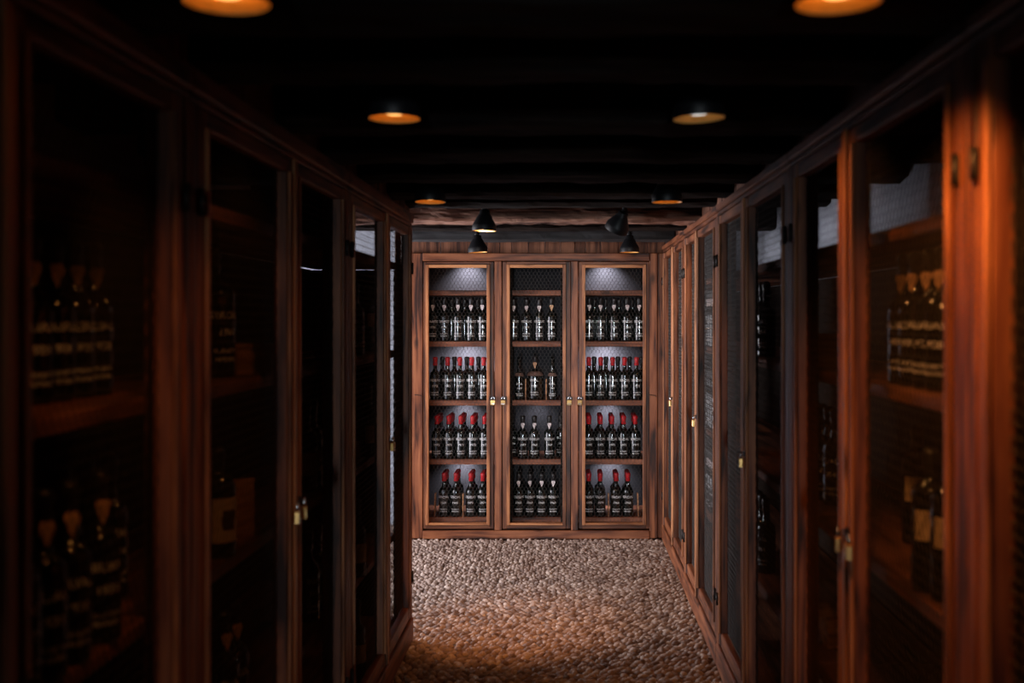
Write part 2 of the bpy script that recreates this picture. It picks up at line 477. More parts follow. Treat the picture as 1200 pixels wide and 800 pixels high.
def bottle_profile(R, Hb, H, rn=.0140):
    """R body radius, Hb height where the shoulder starts, H total height"""
    p = [(0, .004), (R * .55, .004), (R * .9, 0), (R * .985, .004), (R, .012), (R, Hb)]
    sh = min(.055, R * 1.25)
    for i in range(1, 8):
        a = i / 8 * PI / 2
        p.append((rn * 1.12 + (R - rn * 1.12) * math.cos(a), Hb + sh * .72 * math.sin(a)))
    z = Hb + sh * .80
    p += [(rn * 1.10, z + .006), (rn, z + .024), (rn * .97, H - .022), (rn * 1.16, H - .020), (rn * 1.16, H - .012), (rn, H - .010), (rn * .95, H), (0, H)]
    return p, z

def seal_mesh(m):
    """heart-shaped paper seal hanging on the neck"""
    b = MB(); bm = bmesh.new(); out = []
    pts = [(0, -.026), (.006, -.012), (.0125, .004), (.0135, .013), (.010, .019), (.004, .020), (0, .018), (-.004, .020), (-.010, .019), (-.0135, .013), (-.0125, .004), (-.006, -.012)]
    f = [bm.verts.new((x, -.0185 + 6 * x * x, z)) for x, z in pts]; k = [bm.verts.new((x, -.0150 + 6 * x * x, z)) for x, z in pts]
    bm.faces.new(f); bm.faces.new(k[::-1])
    for i in range(len(pts)):
        j = (i + 1) % len(pts); bm.faces.new((f[i], k[i], k[j], f[j]))
    bmesh.ops.recalc_face_normals(bm, faces=bm.faces[:])
    b.merge(bm, m); return b.mesh('neck_seal')
SEAL = {'grey': seal_mesh(seal_grey), 'tan': seal_mesh(seal_tan)}

KINDS = {}
def bottle_kind(key, R=.0385, Hb=.172, H=.305, cap=None, lines=(), seal=None, body=None, label=None, dust=False, seal_z=None):
    b = MB(); body = body or glass_mat
    p, zn = bottle_profile(R, Hb, H)
    b.lathe(p, body, 28)
    if lines: add_text(b, lines, R)
    if label:
        for (z0, z1, half, m) in label: paper_label(b, R, z0, z1, half, m, .0009 if m is label_cream else .0014)
    if dust:  # settled dust on the shoulder
        pr = [(r + .0008, z + .0006) for r, z in p[6:13]]
        b.lathe(pr, dust_mat, 28)
    d = {'body': b.mesh('wine_bottle'), 'cap': None, 'seal': None, 'H': H}
    if cap:
        rn = .0140
        c = MB(); c.lathe([(rn * 1.06, H - .058), (rn * 1.17, H - .056), (rn * 1.12, H - .030), (rn * 1.30, H - .020), (rn * 1.30, H - .008), (rn * 1.16, H - .002), (rn * .8, H + .0025), (0, H + .003)], cap, 20)
        d['cap'] = c.mesh('wax_capsule')
    if seal: d['seal'] = (SEAL[seal], seal_z if seal_z else H - .070)
    KINDS[key] = d

def stencil(v, y, a="BLANDY'S", c='MADEIRA', W=.092, dz=0.0):
    return [(v, .0235, .141 + dz, W), (y, .0220, .100 + dz, W * .66), (a, .0125, .054 + dz, W * .80), (c, .0125, .038 + dz, W * .74)]
bottle_kind('red_v73', cap=red_wax, lines=stencil('VERDELHO', '1973'))
bottle_kind('red_s75', cap=red_wax, lines=stencil('SERCIAL', '1975'))
bottle_kind('red_s68', cap=red_wax, lines=stencil('SERCIAL', '1968'), H=.31)
bottle_kind('red_v79', cap=red_wax, lines=stencil('VERDELHO', '1979'), H=.31)
bottle_kind('blk_b54', cap=black_wax, lines=stencil('BUAL', '1954'))
bottle_kind('seal_t76', cap=black_wax, lines=stencil('TERRANTEZ', '1976'), seal='grey', H=.312, seal_z=.242)
bottle_kind('seal_s66', cap=black_wax, lines=stencil('SERCIAL', '1966'), seal='grey', H=.312, seal_z=.242)
bottle_kind('seal_v69', cap=black_wax, lines=stencil('VERDELHO', '1969'), seal='grey', H=.305, seal_z=.236)
bottle_kind('seal_b20', cap=black_wax, lines=stencil('BUAL', '1920'), seal='tan', H=.312, seal_z=.242)
bottle_kind('big_b20', R=.060, Hb=.165, H=.312, cap=black_wax, lines=stencil('BUAL', '1920', W=.125), seal='tan', seal_z=.250, dust=True)
bottle_kind('slim_m', R=.033, Hb=.165, H=.308, cap=None, lines=[('BUAL', .020, .115, .05), ('1908', .018, .085, .05), ("BLANDY'S", .012, .045, .06), ('MADEIRA', .012, .032, .06)], dust=True)
bottle_kind('magnum', R=.055, Hb=.215, H=.345, cap=black_wax, lines=[('SERCIAL', .026, .165, .11), ('1966', .026, .120, .08), ("BLANDY'S", .017, .070, .1), ('MADEIRA', .017, .048, .09)])
bottle_kind('cream', R=.040, Hb=.205, H=.31, cap=black_wax, label=[(.115, .180, .62, label_cream)], body=glass_mat)
bottle_kind('oval', R=.045, Hb=.165, H=.27, cap=black_wax, label=[(.040, .150, .95, label_cream), (.070, .120, .42, label_ink)])
bottle_kind('slimcream', R=.0365, Hb=.180, H=.31, cap=black_wax, label=[(.060, .135, .9, label_cream)])

def bottle(key, x, y, z, rz, label, group):
    k = KINDS[key]
    o = link('wine_bottle', k['body'], None, (x, y, z + .0008)); o.rotation_euler = (0, 0, rz)
    tag(o, label, 'bottle', group)
    if k['cap']: link('wax_capsule', k['cap'], o)
    if k['seal']: link('neck_seal', k['seal'][0], o, (0, 0, k['seal'][1]))
    return o

ORD = ['first', 'second', 'third', 'fourth', 'fifth', 'sixth', 'seventh']

# ------------------------------------------------------------------ the end cabinet
def end_cabinet():
    Y0 = 7.88; D = 8.46
    zx = lambda px: PX(px, Y0)
    zy = lambda py: PZ(py, Y0)
    root = empty('wine_cabinet', (0, Y0, 0), 0, 'wide three-door wooden wine cabinet with wire netting at the passage end', 'cabinet')
    def mk(name, fn, parent=root):
        b = MB(); fn(b); return b.build(name, parent)
    ztop, zbot = zy(296.5), 0.0
    # local y = world - Y0
    def face(px0, px1, z0, z1, m, y0=0.0, y1=.045): return lambda b: b.box(zx(px0), zx(px1), y0, y1, z0, z1, m, .0035)
    mk('post', face(478.5, 495.3, zbot + .012, ztop, wood_z))
    mk('post', face(761.3, 770.2, zbot + .012, ztop, wood_z))
    mk('side_board', face(770.6, 779.0, zbot + .012, ztop, wood_z, .012, .05))
    mk('post', face(579.6, 588.0, zy(621.3), zy(306), wood_z))
    mk('post', face(669.4, 677.6, zy(621.3), zy(306), wood_z))
    mk('top_rail', face(495.5, 761, zy(305.8), ztop, wood_x, -.006, .045))
    mk('base_rail', face(495.5, 761.1, .008, zy(621.5), wood_x, -.004, .045))
    bx = lambda *a: (lambda b: b.box(*a, .002))
    mk('side_panel', bx(zx(479), zx(479) + .02, .046, D - Y0, .0, ztop, panel_dark))
    mk('side_panel', bx(zx(778) - .02, zx(778), .05, D - Y0, .0, ztop, panel_dark))
    mk('back_panel', bx(zx(479.5), zx(777), D - Y0 + .001, D - Y0 + .018, 0, ztop, panel_grey))
    mk('top_panel', bx(zx(483), zx(777), .046, D - Y0, ztop - .02, ztop, panel_dark))
    mk('partition', bx(zx(584) - .012, zx(584) + .012, .046, D - Y0, 0, ztop - .02, panel_dark))
    mk('partition', bx(zx(673.5) - .012, zx(673.5) + .012, .046, D - Y0, 0, ztop - .02, panel_dark))
    for pa, pb in ((586.2, 600.0), (657.0, 671.4)):
        mk('upright', bx(zx(pa), zx(pb), .047, .062, .10, ztop - .021, panel_dark))
    cols = [(496, 578.6, 502.5, 570.5), (588.9, 668.6, 597.5, 659.5), (678.4, 761, 686, 753.5)]
    Ys = 7.945
    tops = [PZ(p, Ys) for p in (340, 400, 469, 538, 606)]
    shelf_span = [(zx(488.6), zx(581.6)), (zx(586.4), zx(671.2)), (zx(675.8), zx(774.6))]
    for c, (a, e) in enumerate(shelf_span):
        for t in tops:
            mk('shelf', lambda b: b.box(a, e, Ys - Y0, D - Y0 - .001, t - .037, t, shelf_x, .003))
    # thin wooden dividers standing between bottle rows are added as separate things below
    for c, (d0, d1, o0, o1) in enumerate(cols):
        z0, z1, oz0, oz1 = zy(619.6), zy(306.6), zy(612.5), zy(313.6)
        X0, X1, A, B = zx(d0), zx(d1), zx(o0), zx(o1)
        if c == 1: X0, X1 = zx(d0), zx(d1)
        b = MB(); bw = .022   # light bead round the opening
        b.box(X0, A - bw, .003, .035, z0, z1, door_z, .0025); b.box(B + bw, X1, .003, .035, z0, z1, door_z, .0025)
        b.box(A - bw, B + bw, .003, .035, z0, oz0 - .016, door_x, .0025); b.box(A - bw, B + bw, .003, .035, oz1 + .022, z1, door_x, .0025)
        b.box(A - bw, A, -.008, .030, oz0 - .016, oz1 + .022, bead_z, .0025); b.box(B, B + bw, -.008, .030, oz0 - .016, oz1 + .022, bead_z, .0025)
        b.box(A, B, -.008, .030, oz1, oz1 + .022, bead_x, .0025); b.box(A, B, -.008, .030, oz0 - .016, oz0, bead_x, .0025)
        dr = b.build('door', root)
        link('wire_netting', hex_wire(A - .006, B + .006, oz0 - .006, oz1 + .006, .020, w=.0265), dr)
        hs = X0 if c != 2 else X1
        for s, xx in (((1, X1 - .012),) if c == 0 else ((-1, X0 + .012), (1, X1 - .012)) if c == 1 else ((-1, X0 + .012),)):
            link('hasp', HASP[s], dr, (xx, -.002, zy(466.5)))
    # hook latches on the outer posts
    for px, s in ((491, 1), (765, -1)):
        b = MB(); zz = zy(463)
        b.tube([(zx(px) - .026, -.004, zz + .004), (zx(px) - .018, -.010, zz + .004), (zx(px) + .018, -.010, zz - .002), (zx(px) + .024, -.012, zz - .010)], .0022, iron, 6)
        b.lathe([(.004, -.003), (.006, 0), (.004, .003)], iron, 8, Matrix.Translation((zx(px) - .026, -.005, zz + .004)), closed=True)
        b.build('hook_latch', root)
    # ---- bottles
    def row(colname, shelf, z, xs, key, cap, depth, dy, y0, group, jitter=.0008, stagger=0.0):
        for d in range(depth):
            for i, px in enumerate(xs):
                yy = y0 + d * dy
                k = key(i, d) if callable(key) else key
                X = PX(px, y0) + random.uniform(-jitter, jitter) + (stagger if d == 1 else 0)
                nm = cap(i, d) if callable(cap) else cap
                rank = ['in the front row', 'in the second row', 'in the third row', 'in the fourth row'][d] if depth > 1 else 'in its row'
                bottle(k, X, yy + random.uniform(-.002, .002), z, random.uniform(-.12, .12) + (PI if k == 'blk_b54' else 0),
                       f"{nm} bottle, {ORD[i]} from left {rank}, {shelf}, {colname}", group)
    yF = 7.998
    Ls = [(507.5, 521, 536.5, 552, 565.6), (510, 524.5, 539, 553, 567), (512, 526, 540, 554, 568), (520.5, 534.5, 552, 566)]
    Rs = [(690.6, 704, 719.5, 735, 749), (690, 704, 718, 732, 746), (690, 703.5, 717, 731, 744.5), (690, 703.5, 722, 736)]
    tw = ['top bottle shelf', 'second bottle shelf', 'third bottle shelf', 'lowest shelf']
    for nm, xs, kk in (('left bay', Ls, 0), ('right bay', Rs, 1)):
        v = 'red_v73' if kk == 0 else 'red_s75'
        row(nm, tw[0], tops[1], xs[0], lambda i, d: ('seal_t76' if kk == 0 else 'seal_s66') if d == 0 else 'blk_b54', lambda i, d: 'pale-sealed' if d == 0 else 'black-topped', 2, .095, yF, 'bottles on the top shelves of the end cabinet', stagger=.040 if kk == 1 else .040)
        row(nm, tw[1], tops[2], xs[1], lambda i, d: v if d == 0 else 'blk_b54', lambda i, d: 'red-capped' if d == 0 else 'black-topped', 2, .095, yF, 'bottles on the second shelves of the end cabinet', stagger=.041)
        row(nm, tw[2], tops[3], xs[2], v, 'red-capped', 4, .088, yF, 'red-capped bottles on the third shelves of the end cabinet')
        row(nm, tw[3], tops[4], xs[3], lambda i, d: 'red_s68' if (i < 2) == (kk == 0) else 'red_v79', 'red-capped', 3, .088, yF, 'red-capped bottles on the lowest shelves of the end cabinet')
    row('middle bay', tw[0], tops[1], (602, 617, 632, 646.5), lambda i, d: ('seal_b20' if i == 3 else 'seal_v69') if d == 0 else 'blk_b54', lambda i, d: ('tan-sealed' if i == 3 else 'pale-sealed') if d == 0 else 'black-topped', 2, .095, yF, 'bottles on the top shelves of the end cabinet')
    g = 'old bottles on the second middle shelf'
    bottle('slim_m', PX(608.5, yF), yF, tops[2], .1, 'slim dusty old bottle beside the big tan-sealed one, nearest the left bay', g)
    bottle('big_b20', PX(627, 8.03), 8.03, tops[2], -.05, 'broad black bottle with tan neck seal between two slim dusty bottles', g)
    bottle('slim_m', PX(647.5, yF), yF, tops[2], -.1, 'slim dusty old bottle beside the big tan-sealed one, nearest the right bay', g)
    row('middle bay', tw[2], tops[3], (612.5, 626, 644), 'seal_v69', 'pale-sealed', 1, .09, yF, 'bottles on the third middle shelf')
    for px, s in ((600.5, 'first'), (657, 'last')):
        bottle('blk_b54', PX(px, 8.09), 8.09, tops[3], 0, f'dim black-topped bottle set back as the {s} on the third shelf, middle bay', 'bottles on the third middle shelf')
    row('middle bay', tw[3], tops[4], (608, 621.5, 635, 648.5), lambda i, d: 'seal_v69' if d == 0 else 'blk_b54', lambda i, d: 'pale-sealed' if d == 0 else 'black-topped', 2, .095, yF, 'bottles on the lowest middle shelf')
    # thin wooden spacers standing among the bottles
    def spacer(px, Y, z, h, lab, lean=0.0, w=.008):
        b = MB(); b.box(-w / 2, w / 2, -.03, .03, 0, h, crate_z, .001)
        o = b.build('wooden_spacer', None, (PX(px, Y), Y, z)); o.rotation_euler = (0, lean, 0)
        tag(o, lab, 'board', 'wooden spacers between bottles')
    spacer(543, 7.99, tops[4], .165, 'thin wooden spacer between red-capped pairs on the lowest shelf, left bay')
    spacer(713, 7.99, tops[4], .165, 'thin wooden spacer between red-capped pairs on the lowest shelf, right bay')
    spacer(509.5, 7.99, tops[4] + .002, .165, 'thin wooden spacer at the outer end of the lowest shelf, left bay', .03)
    spacer(748, 7.99, tops[4] + .002, .165, 'thin wooden spacer at the outer end of the lowest shelf, right bay', -.03)
    spacer(616.2, 7.985, tops[2], .150, 'thin wooden spacer between slim bottle and big bottle, towards left bay')
    spacer(640.2, 7.985, tops[2], .150, 'thin wooden spacer between big bottle and slim bottle, towards right bay')
    # padlocks
    for px, lab in ((578.0, 'brass padlock on the left door of the end cabinet'), (590.0, 'brass padlock on the middle door, beside the left post'),
                    (667.4, 'brass padlock on the middle door, beside the right post'), (679.6, 'brass padlock on the right door of the end cabinet')):
        padlock((zx(px), Y0 - .024, zy(468.2)), 0, lab, 'padlocks on the end cabinet', 1.0, random.uniform(-.25, .25))
    return tops, zx, zy
TOPS, ZX, ZY = end_cabinet()

# ------------------------------------------------------------------ side racks
XRF, XLF = .68, -.765
SHELF_H = [.23, -.16, -.60, -1.05, -1.455]
def side_cabinet(side, Ya, Ym, Yb, label, end_open=False):
    """local x runs along the rack, local y into it, z up"""
    Lc = Yb - Ya
    top = RTOP if side > 0 else LTOP
    if side > 0: root = empty('wine_cabinet', (XRF, Yb, 0), -PI / 2, label, 'cabinet', 'wine cabinets along the right side'); m = Yb - Ym
    else: root = empty('wine_cabinet', (XLF, Ya, 0), PI / 2, label, 'cabinet', 'wine cabinets along the left side'); m = Ym - Ya
    dt = EYE + (.457 if side > 0 else .441)   # top of the doors
    D = .50; g = .0015
    def part(name, fn, par=root):
        b = MB(); fn(b); return b.build(name, par)
    pw = .040
    part('post', lambda b: b.box(g, pw, -.006, .075, .03, dt - .001, wood_z, .004))
    part('post', lambda b: b.box(Lc - pw, Lc - g, -.006, .075, .03, dt - .001, wood_z, .004))
    def toprail(b):
        b.box(g, Lc - g, -.012, .026, dt + .018, top, wood_x, .005); b.box(g, Lc - g, -.004, .024, dt, dt + .0175, wood_x, .003)
    part('top_rail', toprail)
    part('base_rail', lambda b: b.box(g, Lc - g, -.012, .06, .010, .118, wood_x, .005))
    # boards: sides below the highest shelf, dark back
    sz = EYE + (.21 if side > 0 else .268) - .036
    def side_board(x0, x1, slot):
        if slot:
            def f(b):
                b.box(x0, x1, .12, D - .02, .02, sz, panel_dark, .002); b.box(x0, x1, .076, .084, .02, sz, panel_dark, .001)
            return f
        return lambda b: b.box(x0, x1, .076, D - .02, .02, sz, panel_dark, .002)
    if side > 0:
        part('side_panel', side_board(0.002, .018, False)) if Yb > 7 else None
    else:
        if end_open: part('side_panel', side_board(Lc - .018, Lc - .002, True))
        elif Ya > 2: part('upper_side_panel', lambda b: b.box(Lc - .018, Lc - .002, .076, D - .02, sz + .037, dt, panel_dark, .002))
    part('back_panel', lambda b: b.box(.002, Lc - .002, D - .02, D - .004, .02, sz, panel_dark, .002))
    for i, h in enumerate(SHELF_H):
        z = EYE + h
        hh = h if i else (.21 if side > 0 else .268)
        z = EYE + hh
        part('shelf', lambda b: b.box(.002, Lc - .002, .078 if i else .076, D - .03, z - .034, z, shelf_x, .004))
    # doors
    zb, zt = .124, dt - .003
    for j, (x0, x1) in enumerate(((pw + .004, m - .003), (m + .003, Lc - pw - .004))):
        st = .058
        b = MB()
        b.box(x0, x0 + st, -.004, .036, zb, zt, wood_z, .004); b.box(x1 - st, x1, -.004, .036, zb, zt, wood_z, .004)
        b.box(x0 + st, x1 - st, -.002, .034, zb, zb + .062, wood_x, .004); b.box(x0 + st, x1 - st, -.002, .034, zt - .040, zt, wood_x, .004)
        # beads
        b.box(x0 + st - .016, x0 + st, -.012, -.004, zb + .06, zt - .04, bead_z, .002); b.box(x1 - st, x1 - st + .016, -.012, -.004, zb + .06, zt - .04, bead_z, .002)
        if j == 0: b.box(x1 - .016, x1 + .016, -.014, -.0045, zb, zt, bead_z, .003)
        dr = b.build('door', root)
        link('wire_netting', hex_wire(x0 + st - .006, x1 - st + .006, zb + .056, zt - .034, .026, r=.0011), dr)
        hx = x0 if j == 0 else x1
        for hz in (zb + .2, zt - .2): link('hinge', HINGE, dr, (hx, -.012, hz))
        if j == 1: link('hasp', HASP[-1], dr, (x0 + .034, -.006, 1.065))
    return root

R_CABS = [(0.25, 1.06, 1.87), (1.87, 2.68, 3.37), (3.37, 4.22, 5.00), (5.00, 5.78, 6.39), (6.39, 7.10, 7.86)]
L_CABS = [(0.70, 1.50, 2.24), (2.24, 3.08, 3.84), (3.84, 4.66, 5.43)]
R_LAB = ['netted two-door wine cabinet cut off by the right edge of the view', 'netted wine cabinet on the right holding pale-sealed bottles and cream-labelled bottles',
         'dark netted wine cabinet on the right side, third from the end cabinet', 'netted wine cabinet on the right side, second from the end cabinet',
         'netted wine cabinet on the right side that touches the end cabinet']
L_LAB = ['netted wine cabinet on the left with two rows of pale-sealed bottles, cut by the frame', 'middle netted wine cabinet of the left side, magnum bottle inside',
         'last netted wine cabinet of the left side, standing by the open floor']
for c, l in zip(R_CABS, R_LAB): side_cabinet(1, *c, l)
for i, (c, l) in enumerate(zip(L_CABS, L_LAB)): side_cabinet(-1, *c, l, end_open=(i == 2))

SZ = [EYE + h for h in SHELF_H]
def lb(key, x, y, s, lab, grp, turn=.35):   # left rack bottle facing the aisle
    return bottle(key, x, y, SZ[s], PI / 2 - turn, lab, grp)
def rb(key, x, y, s, lab, grp, turn=.35):
    return bottle(key, x, y, SZ[s], -PI / 2 + turn, lab, grp)
def at(px, x): return F * abs(x) / abs(px - VX)
# left, nearest cabinet: two shelves of pale-sealed bottles
g1 = 'tan-sealed bottles in the nearest left cabinet'
for i, px in enumerate((36, 63, 87, 109.5)):
    lb('seal_b20', -.985, at(px, .985), 1, f'black bottle with tan neck seal, {ORD[i]} from the frame edge, higher blurred left row', g1, .75)
for i, px in enumerate((18, 50, 80, 116)):
    lb('seal_b20', -.872, at(px, .872), 2, f'black bottle with tan neck seal, {ORD[i]} from the frame edge, lower blurred left row', g1, .75)
for i, px in enumerate((72, 100, 128)):
    lb('blk_b54', -.985, at(px, .985), 2, f'dim black bottle behind the lower blurred left row, {ORD[i]} from the frame edge', g1, .75)
# left, second cabinet
g2 = 'bottles in the second left cabinet'
lb('magnum', -.95, at(251, .95), 1, 'large black bottle with white stencilled lettering on the shelf of the second left cabinet', g2, .6)
lb('oval', -.88, at(255, .88), 2, 'squat bottle with cream label and dark oval, leaning board beside it', g2, .6)
for i, px in enumerate((262, 274)):
    lb('seal_b20', -.862, at(px, .862), 3, f'tan-sealed black bottle low in the second left cabinet, {"nearer the frame edge" if i == 0 else "nearer the passage end"}', g2, .7)
for i, px in enumerate((359, 366.5, 374)):
    lb('slimcream', -.90, at(px, .90), 2, f'bottle with amber-lit cream label, {ORD[i]} of three side by side in the left rack', g2, .8)
lb('blk_b54', -.90, at(381, .90), 1, 'single black bottle above the three cream-labelled ones in the left rack', g2, .7)
for i, px in enumerate((361, 372)):
    lb('blk_b54', -.90, at(px, .90), 3, f'black stencilled bottle beneath the three cream-labelled ones, {ORD[i]} from the frame edge', g2, .7)
# left, last cabinet
g3 = 'bottles in the last left cabinet'
lb('cream', -.95, at(431, .95), 1, 'bottle glowing amber in the last left cabinet beside a darker one', g3, .8)
lb('blk_b54', -.90, at(416.5, .90), 1, 'dark bottle before the amber-lit one in the last left cabinet', g3, .7)
lb('slimcream', -.855, at(418.5, .855), 3, 'bottle with pale label close behind the netting, low in the last left cabinet', g3, .9)
lb('slimcream', -.86, at(432, .86), 2, 'bottle with pale label on the middle shelf of the last left cabinet', g3, .9)
lb('slimcream', -.855, at(418, .855), 4, 'bottle with pale label on the floor shelf of the last left cabinet', g3, .9)
# right, cabinet between the two bright posts
g4 = 'bottles in the bright-posted right cabinet'
for i, px in enumerate((1060, 1073, 1090, 1105)):
    rb('seal_b20', .815, at(px, .815), 1, f'tan-sealed black bottle, right upper shelf, {ORD[i]} from the padlocked door edge', g4, .7)
for i, px in enumerate((1062, 1080, 1100)):
    rb('blk_b54', .92, at(px, .92), 1, f'black bottle behind tan-sealed right row, {ORD[i]} from the padlocked door edge', g4, .7)
rb('cream', .797, at(1090, .797), 2, 'tall bottle with cream label standing nearest the shelf corner, right rack', g4, 1.0)
rb('cream', .81, at(1113, .81), 2, 'tall bottle with cream label half hidden by the bright right post', g4, 1.0)
rb('cream', .93, at(1075, .93), 2, 'dim tall bottle with cream label behind the two others, right rack', g4, 1.0)
for i, px in enumerate((955, 963, 971, 979)):
    rb('blk_b54', .86, at(px, .86), 2, f'black bottle beneath the small box, right rack, {ORD[i]} from the passage end', g4, .8)
# right, further cabinets: rows of dark bottles close to the netting
def rrow(y0, y1, s, x, key, what, group, step=.092):
    i = 0; y = y0
    while y < y1 - .02 and i < 7:
        rb(key, x, y, s, f'{what}, {ORD[i]} from the passage end', group, .75); y += step; i += 1
def rrowf(yend, n, s, x, key, what, group, step=.095):
    for i in range(n):
        rb(key, x, yend - i * step, s, f'{what}, {ORD[i]} from the passage end', group, .75)
g5 = 'bottles in the third right cabinet from the end'; g6 = 'bottles in the second right cabinet from the end'; g7 = 'bottles in the right cabinet at the end'
rrowf(4.86, 4, 1, .82, 'blk_b54', 'black bottle, higher shelf, third right cabinet', g5)
rrowf(4.86, 4, 3, .82, 'blk_b54', 'black bottle, lower shelf, third right cabinet', g5)
rrowf(6.26, 4, 1, .80, 'seal_s66', 'pale-sealed bottle, higher shelf, second right cabinet', g6)
rrowf(6.26, 5, 2, .80, 'blk_b54', 'black bottle, middle shelf, second right cabinet', g6)
rrowf(6.26, 4, 3, .80, 'seal_s66', 'pale-sealed bottle, lower shelf, second right cabinet', g6)
rrowf(7.70, 4, 1, .80, 'red_s75', 'red-capped bottle, higher shelf, last right cabinet', g7)
rrowf(7.70, 4, 2, .80, 'blk_b54', 'black bottle, middle shelf, last right cabinet', g7)
rrowf(7.70, 4, 3, .80, 'blk_b54', 'black bottle, lower shelf, last right cabinet', g7)

# small wooden boxes and boards in the racks
def wooden_box(x, y, z, w, d, h, rz, lab, eight=False, group='small wooden boxes in the racks'):
    o = empty('wooden_box', (x, y, z + .001), rz, lab, 'box', group)
    b = MB(); t = .010
    b.box(-w / 2, w / 2, -d / 2, -d / 2 + t, 0, h, crate_z, .002); b.box(-w / 2, w / 2, d / 2 - t, d / 2, 0, h, crate_z, .002)
    b.box(-w / 2, -w / 2 + t, -d / 2 + t, d / 2 - t, 0, h, crate_z, .002); b.box(w / 2 - t, w / 2, -d / 2 + t, d / 2 - t, 0, h, crate_z, .002)
    b.box(-w / 2 + t, w / 2 - t, -d / 2 + t, d / 2 - t, 0, t, crate_z)
    b.build('box_body', o)
    l = MB(); l.box(-w / 2 - .002, w / 2 + .002, -d / 2 - .002, d / 2 + .002, h + .0005, h + .011, crate_z, .002); l.build('lid', o)
    return o
wooden_box(.87, at(976, .87), SZ[1], .10, .14, .095, -.5, 'small wooden box lit amber beside the bright right door stile')
wooden_box(.95, at(968, .95), SZ[2], .12, .16, .085, .2, 'small wooden box on the right rack shelf level with the padlocks')
wooden_box(.86, at(975, .86), SZ[3], .12, .16, .09, .3, 'upper of two small wooden boxes low in the right rack')
wooden_box(.85, at(972, .85), SZ[4], .13, .16, .13, -.2, 'lower of two small wooden boxes low in the right rack')
wooden_box(-.90, at(292.5, .90), SZ[1], .10, .12, .075, .5, 'small wooden box beside the large stencilled bottle, left rack')
b = MB(); b.box(-.05, .05, -.005, .005, 0, .16, crate_z, .002)
o = b.build('wooden_board', None, (-.90, at(277, .90), SZ[2] + .001)); o.rotation_euler = (0, 0.0, PI / 2 - .9)
tag(o, 'small upright wooden board behind the squat oval-labelled bottle', 'board')

# padlocks on the side racks
def rlock(Y, z, lab, dy=0): padlock((XRF - .026, Y + dy, z), -PI / 2, lab, 'padlocks on the side cabinets', 1.0, random.uniform(-.3, .3))
def llock(Y, z, lab, dy=0): padlock((XLF + .026, Y + dy, z), PI / 2, lab, 'padlocks on the side cabinets', 1.0, random.uniform(-.3, .3))
rlock(2.68 - .095, 1.052, 'brass padlock on the bright right stile, nearer the frame edge of the pair')
rlock(2.68 - .002, 1.052, 'brass padlock on the bright right stile, nearer the passage end of the pair')
rlock(4.22 - .035, 1.052, 'brass padlock on the third right cabinet from the end')
rlock(5.78 - .035, 1.052, 'brass padlock on the second right cabinet from the end')
rlock(7.10 - .035, 1.052, 'brass padlock on the right cabinet touching the end cabinet')
llock(3.08 + .035, 1.052, 'brass padlock on the middle left cabinet, nearer the passage end of the pair')
llock(3.08 - .045, 1.052, 'brass padlock on the middle left cabinet, nearer the frame edge of the pair')
llock(4.66 + .035, 1.052, 'brass padlock on the last left cabinet')

# ------------------------------------------------------------------ lamps
def lamp_meshes():
    s = MB()
    # outer shell and inner reflector of the shade, rim at z=0
    s.lathe([(.0620, .0), (.0625, .002), (.0625, .026), (.0600, .034), (.0350, .080), (.0270, .090), (.0270, .106), (.0230, .110), (0, .110)], lamp_black, 32)
    s.lathe([(.0620, .0), (.0600, .002), (.0590, .026), (.0560, .034), (.0360, .066), (0, .068)], lamp_gold, 32)
    shade = s.mesh('shade')
    bulb = []
    for m_ in (bulb_mat, bulb_white):
        b = MB(); b.lathe([(0, .010), (.020, .011), (.027, .019), (.027, .044), (.018, .067), (0, .067)], m_, 24); bulb.append(b.mesh('bulb'))
    j = MB(); j.lathe([(.0, -.015), (.009, -.015), (.009, .015), (0, .015)], lamp_black, 14, Matrix.Rotation(PI / 2, 4, 'Y'))
    joint = j.mesh('joint')
    return shade, bulb, joint
SHADE, BULB, JOINT = lamp_meshes()
def lamp(x, y, h, lab, power, tilt=(0, 0), aim=(0, 0), spot=150, blend=.6, color=(1.0, .37, .095), top=CEIL, white=False):
    z = EYE + h
    o = empty('ceiling_lamp', (x, y, z), 0, lab, 'lamp', 'black ceiling lamps')
    # tilting head about the joint at local z .118
    piv = Vector((0, 0, .118)); R = Matrix.Rotation(tilt[1], 4, 'Y') @ Matrix.Rotation(tilt[0], 4, 'X')
    Mt = Matrix.Translation(piv) @ R @ Matrix.Translation(-piv)
    sh = link('shade', SHADE, o); sh.matrix_local = Mt
    link('bulb', BULB[1 if white else 0], sh)
    link('joint', JOINT, o, (0, 0, .118))
    b = MB(); Lz = top - z
    b.lathe([(0, .122), (.0125, .122), (.0125, Lz - .012), (0, Lz - .012)], lamp_black, 12); b.build('stem', o)
    b = MB(); b.lathe([(0, Lz - .013), (.030, Lz - .013), (.032, Lz - .004), (.032, Lz - .001), (0, Lz - .001)], lamp_black, 20); b.build('ceiling_rose', o)
    if power:
        d = bpy.data.lights.new('lamp_light', 'SPOT'); d.energy = power; d.color = color; d.spot_size = math.radians(spot); d.spot_blend = blend; d.shadow_soft_size = .022
        l = bpy.data.objects.new('lamp_light', d); COL.objects.link(l); l.parent = sh; l.location = (0, 0, .006 if color[1] < .6 else -.006)
        l.rotation_euler = (aim[0], aim[1], 0)
    return o
NEU = (1.0, .74, .58)
lamp(-.498, 1.62, .459, 'black ceiling lamp cut off by the top edge above the left rack', 9, (0, 0), (.62, .30), 62, .9)
lamp(.392, 1.62, .459, 'black ceiling lamp cut off by the top edge, nearer the right rack', 44, (0, -.03), (.58, -.36), 82, .8)
